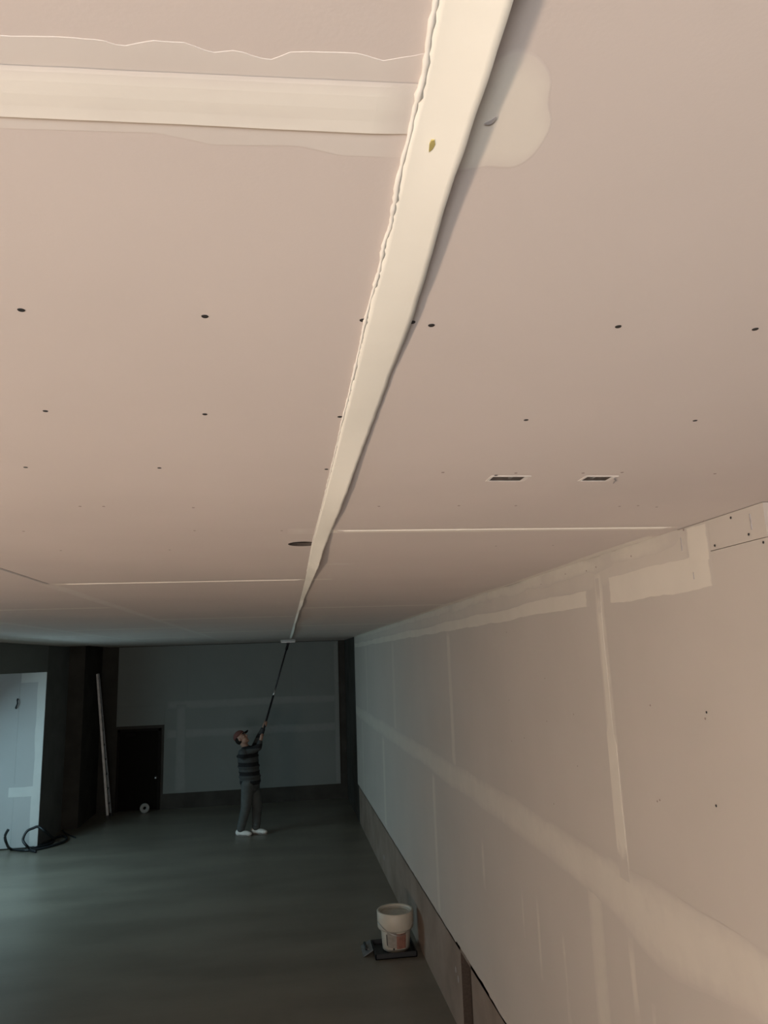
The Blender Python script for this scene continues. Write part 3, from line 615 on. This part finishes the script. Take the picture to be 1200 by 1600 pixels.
# pole sander held in both hands
ps = empty('pole_sander', bot)
tag(ps, 'long-handled pole sander pressed to the ceiling with a pale pad', 'tool')
def Q(p): return Vector(p)-ps.location
def pt(t): return Q(bot.lerp(top, t))
bm = bmesh.new(); tube(bm, [pt(0), pt(0.01), pt(0.46)], [0.013, 0.017, 0.017], 12); bm_obj('lower_pole', bm, M_black, ps, True)
bm = bmesh.new(); tube(bm, [pt(0.46), pt(0.54)], [0.0155, 0.0155], 12); o = bm_obj('pole_sleeve', bm, M_alu, ps, True); o['label'] = 'bright metal sleeve of the pole'
bm = bmesh.new(); tube(bm, [pt(0.54), pt(0.99)], [0.0145, 0.0145], 12); bm_obj('upper_pole', bm, M_black, ps, True)
bm = bmesh.new(); tube(bm, [pt(0.94), pt(1.0)], [0.026, 0.022], 12); box(bm, pt(1.0)-Vector((0.03, 0.02, 0.015)), pt(1.0)+Vector((0.03, 0.02, 0.028)), 0.004); bm_obj('swivel_joint', bm, M_black, ps)
bm = bmesh.new(); box(bm, pt(1.0)+Vector((-0.13, -0.055, 0.026)), pt(1.0)+Vector((0.13, 0.055, 0.036)), 0.003); bm_obj('head_plate', bm, M_alu, ps)
bm = bmesh.new(); box(bm, pt(1.0)+Vector((-0.135, -0.06, 0.035)), pt(1.0)+Vector((0.135, 0.06, 0.079)), 0.006); bm_obj('sanding_pad', bm, M_pad, ps)
# ------------------------------------------------------------ ladder leaning on the pier
lt = px(148, 1053, 1, 15.15); ft = px(172, 1271, 1, 15.15)
ltop = Vector((XP+0.035, 15.15, lt.z)); lfoot = Vector((ft.x-0.01, 15.15, 0.0))
lad = empty('ladder', lfoot); tag(lad, 'narrow aluminium ladder leaning against the dark pier', 'ladder')
ld = (ltop-lfoot); ln = ld.length; ldn = ld.normalized(); ln_n = ldn.cross(Vector((0, 1, 0))).normalized()
def bar(bm, a, b, u, v, hu, hv):
    vs = [bm.verts.new(p+u*i*hu+v*j*hv) for p in (a, b) for i, j in ((-1, -1), (1, -1), (1, 1), (-1, 1))]
    for f in ((0, 1, 2, 3), (4, 5, 6, 7), (0, 1, 5, 4), (1, 2, 6, 5), (2, 3, 7, 6), (3, 0, 4, 7)): bm.faces.new([vs[i] for i in f])
for s_ in (-1, 1):
    bm = bmesh.new(); o_ = Vector((0, 0.12*s_, 0)); bar(bm, o_+ldn*0.03, o_*0.35+ldn*ln, ln_n, Vector((0, 1, 0)), 0.021, 0.012); r = bm_obj('rail', bm, M_alu, lad)
    bm = bmesh.new(); bar(bm, o_+Vector((0, 0, 0.0)), o_+ldn*0.06, ln_n, Vector((0, 1, 0)), 0.026, 0.016); bm_obj('rubber_foot', bm, M_black, r)
for k in range(9):
    bm = bmesh.new(); c = ldn*(0.25+k*0.27); hw_ = 0.12*(1-0.65*(0.25+k*0.27)/ln); bar(bm, c-Vector((0, hw_, 0)), c+Vector((0, hw_, 0)), ln_n, ldn, 0.018, 0.012); bm_obj('rung', bm, M_alu, lad)
# ------------------------------------------------------------ tape roll by the door
q = px(226, 1266, 2, 0.0); ry = 15.38; rx = px(226, 1262, 1, ry).x
bm = bmesh.new(); lathe(bm, [(0.03, -0.035), (0.085, -0.035), (0.088, -0.03), (0.088, 0.03), (0.085, 0.035), (0.03, 0.035), (0.03, -0.035)], 28)
roll = bm_obj('tape_roll', bm, M_rollp, None, True); roll.location = (rx, ry, 0.088); roll.rotation_euler = (math.pi/2, 0, 0.25)
tag(roll, 'white roll of tape standing on the floor before the low door', 'roll')
# ------------------------------------------------------------ black cable by the opening
def spline(pts, n=10, closed=False):
    out = []; m_ = len(pts)
    for i in range(m_ if closed else m_-1):
        a, b, c, d = (pts[(i-1) % m_] if closed or i else pts[0]), pts[i], pts[(i+1) % m_], (pts[(i+2) % m_] if closed or i < m_-2 else pts[-1])
        for k in range(n):
            t = k/n; out.append(0.5*((2*b)+(c-a)*t+(2*a-5*b+4*c-d)*t*t+(-a+3*b-3*c+d)*t**3))
    if not closed: out.append(pts[-1])
    return out
fl = lambda x, y, z=0.012: Vector((px(x, y, 2, 0).x, px(x, y, 2, 0).y, z))
cab = [px(13, 1296, 1, 12.55), px(8, 1306, 1, 12.55), px(10, 1317, 1, 12.6), fl(18, 1328), fl(38, 1331), fl(58, 1329), fl(80, 1324), fl(100, 1317), fl(104, 1311), fl(92, 1309), fl(76, 1312), fl(62, 1319), fl(50, 1324),
       px(42, 1322, 1, 12.7), px(36, 1312, 1, 12.72), px(42, 1299, 1, 12.75), px(52, 1294, 1, 12.78), px(60, 1292, 1, 12.8), px(72, 1300, 1, 12.83), fl(84, 1314), fl(78, 1320), fl(60, 1327, 0.034), fl(46, 1331, 0.034), fl(56, 1333)]
for v_ in cab:
    v_.z = max(v_.z, 0.021)
    if v_.x < XL+0.05: v_.y = min(v_.y, YJ-0.05)
    elif v_.y > YJ-0.05: v_.x = max(v_.x, XL+0.05)
bm = bmesh.new(); tube(bm, spline(cab, 8), 0.020, 8); cable = bm_obj('electric_cable', bm, M_cable, None, True)
tag(cable, 'black electric cable looped on the floor at the corner of the bright opening', 'cable')
bm = bmesh.new(); cab2 = [fl(118, 1310), fl(104, 1304), fl(92, 1299), fl(90, 1294), fl(98, 1289), fl(106, 1286)]
for v_ in cab2: v_.x = max(v_.x, XL+0.06); v_.y = min(v_.y, 14.2)
tube(bm, spline(cab2, 8), 0.012, 8); o = bm_obj('thin_cable', bm, M_cable, None, True)
tag(o, 'thin dark cable trailing along the foot of the dark wall', 'cable')
# ------------------------------------------------------------ bucket, tray and trowel by the long wall
bp_ = px(619, 1478, 2, 0.03); bx, by = bp_.x, bp_.y
tray = empty('mortar_tray', (bx-0.03, by-0.03, 0)); tag(tray, 'dark shallow plastic tray under the white bucket', 'tray')
bm = bmesh.new(); tw, tl = 0.20, 0.19
prof = [(-1, 0.004), (-1, 0.05), (-1.06, 0.055), (-1.06, 0.05)]
box(bm, (-tw, -tl, 0.0), (tw, tl, 0.012), 0.003); bm_obj('tray_base', bm, M_black, tray)
for a, b in (((-tw, -tl, 0.0), (-tw+0.012, tl, 0.05)), ((tw-0.012, -tl, 0.0), (tw, tl, 0.05)), ((-tw, -tl, 0.0), (tw, -tl+0.012, 0.05)), ((-tw, tl-0.012, 0.0), (tw, tl, 0.05))):
    obox('tray_side', a, b, M_black, tray, 0.003)
bk = empty('bucket', (bx, by, 0.0125)); tag(bk, 'white plaster bucket with a wide collar standing by the long wall', 'bucket')
hb = 0.33; r0, r1 = 0.132, 0.158
bm = bmesh.new(); lathe(bm, [(0, 0), (r0-0.01, 0), (r0, 0.008), (r1-0.012, hb*0.60), (r1-0.008, hb), (r1-0.014, hb), (r1-0.02, hb*0.6), (r0-0.008, 0.012), (0, 0.012)], 40); bm_obj('pail', bm, M_white, bk, True)
bm = bmesh.new(); lathe(bm, [(r1-0.013, hb*0.58), (r1+0.012, hb*0.58), (r1+0.018, hb*0.62), (r1+0.022, hb+0.012), (r1+0.016, hb+0.02), (r1-0.004, hb+0.016), (r1-0.008, hb-0.01), (r1-0.013, hb*0.58)], 40); bm_obj('collar', bm, M_white, bk, True)
bm = bmesh.new(); lathe(bm, [(r1-0.006, hb-0.01), (r1-0.03, hb-0.016), (0.07, hb-0.008), (0, hb-0.012)], 32); bm_obj('plaster_fill', bm, M_mud, bk, True)
def patch(a0, a1, z0, z1, material, name='label'):
    bm = bmesh.new(); n = 10; lo = []; hi = []
    for k in range(n+1):
        a = a0+(a1-a0)*k/n
        for z, l in ((z0, lo), (z1, hi)):
            rr = r0+(r1-0.012-r0)*(z-0.008)/(hb*0.6-0.008)+0.0012; l.append(bm.verts.new((rr*math.cos(a), rr*math.sin(a), z)))
    for k in range(n): bm.faces.new((lo[k], lo[k+1], hi[k+1], hi[k]))
    return bm_obj(name, bm, material, bk, True)
va = math.atan2(-by, -bx)
patch(va+0.05, va+0.75, 0.035, 0.17, M_lred)['label'] = 'faded red panel of the bucket print'
patch(va-0.62, va+0.05, 0.045, 0.185, M_lgrey)['label'] = 'greyish panel of the bucket print'
patch(va-0.70, va-0.62, 0.06, 0.16, M_black)['label'] = 'dark printed bar'
patch(va-0.22, va-0.10, 0.028, 0.045, M_black)['label'] = 'small dark printed mark'
bm = bmesh.new(); tube(bm, [Vector((math.cos(a)*(r1+0.024), math.sin(a)*(r1+0.024), hb*0.78-0.09*math.sin(a-va+1.35)**2)) for a in [va-1.35+k*2.7/20 for k in range(21)]], 0.0025, 6); bm_obj('wire_handle', bm, M_steel, bk, True)
tr = empty('trowel', (bx-0.25, by+0.01, 0)); tag(tr, 'steel plastering trowel lying on the tray edge beside the bucket', 'trowel')
bm = bmesh.new(); vs = [bm.verts.new(v_) for v_ in ((-0.085, -0.13, 0.004), (0.010, -0.13, 0.055), (0.010, 0.14, 0.055), (-0.085, 0.14, 0.004))]
bm.faces.new(vs); o = bm_obj('blade', bm, M_steel, tr); o.modifiers.new('sheet', 'SOLIDIFY').thickness = 0.0025
bm = bmesh.new(); tube(bm, [(-0.05, -0.07, 0.05), (-0.05, 0.08, 0.05)], 0.014, 10); bm_obj('handle', bm, M_black, tr, True)
for y_ in (-0.05, 0.05):
    bm = bmesh.new(); tube(bm, [(-0.02, y_, 0.03), (-0.045, y_, 0.05)], 0.006, 8); bm_obj('shank', bm, M_steel, tr)
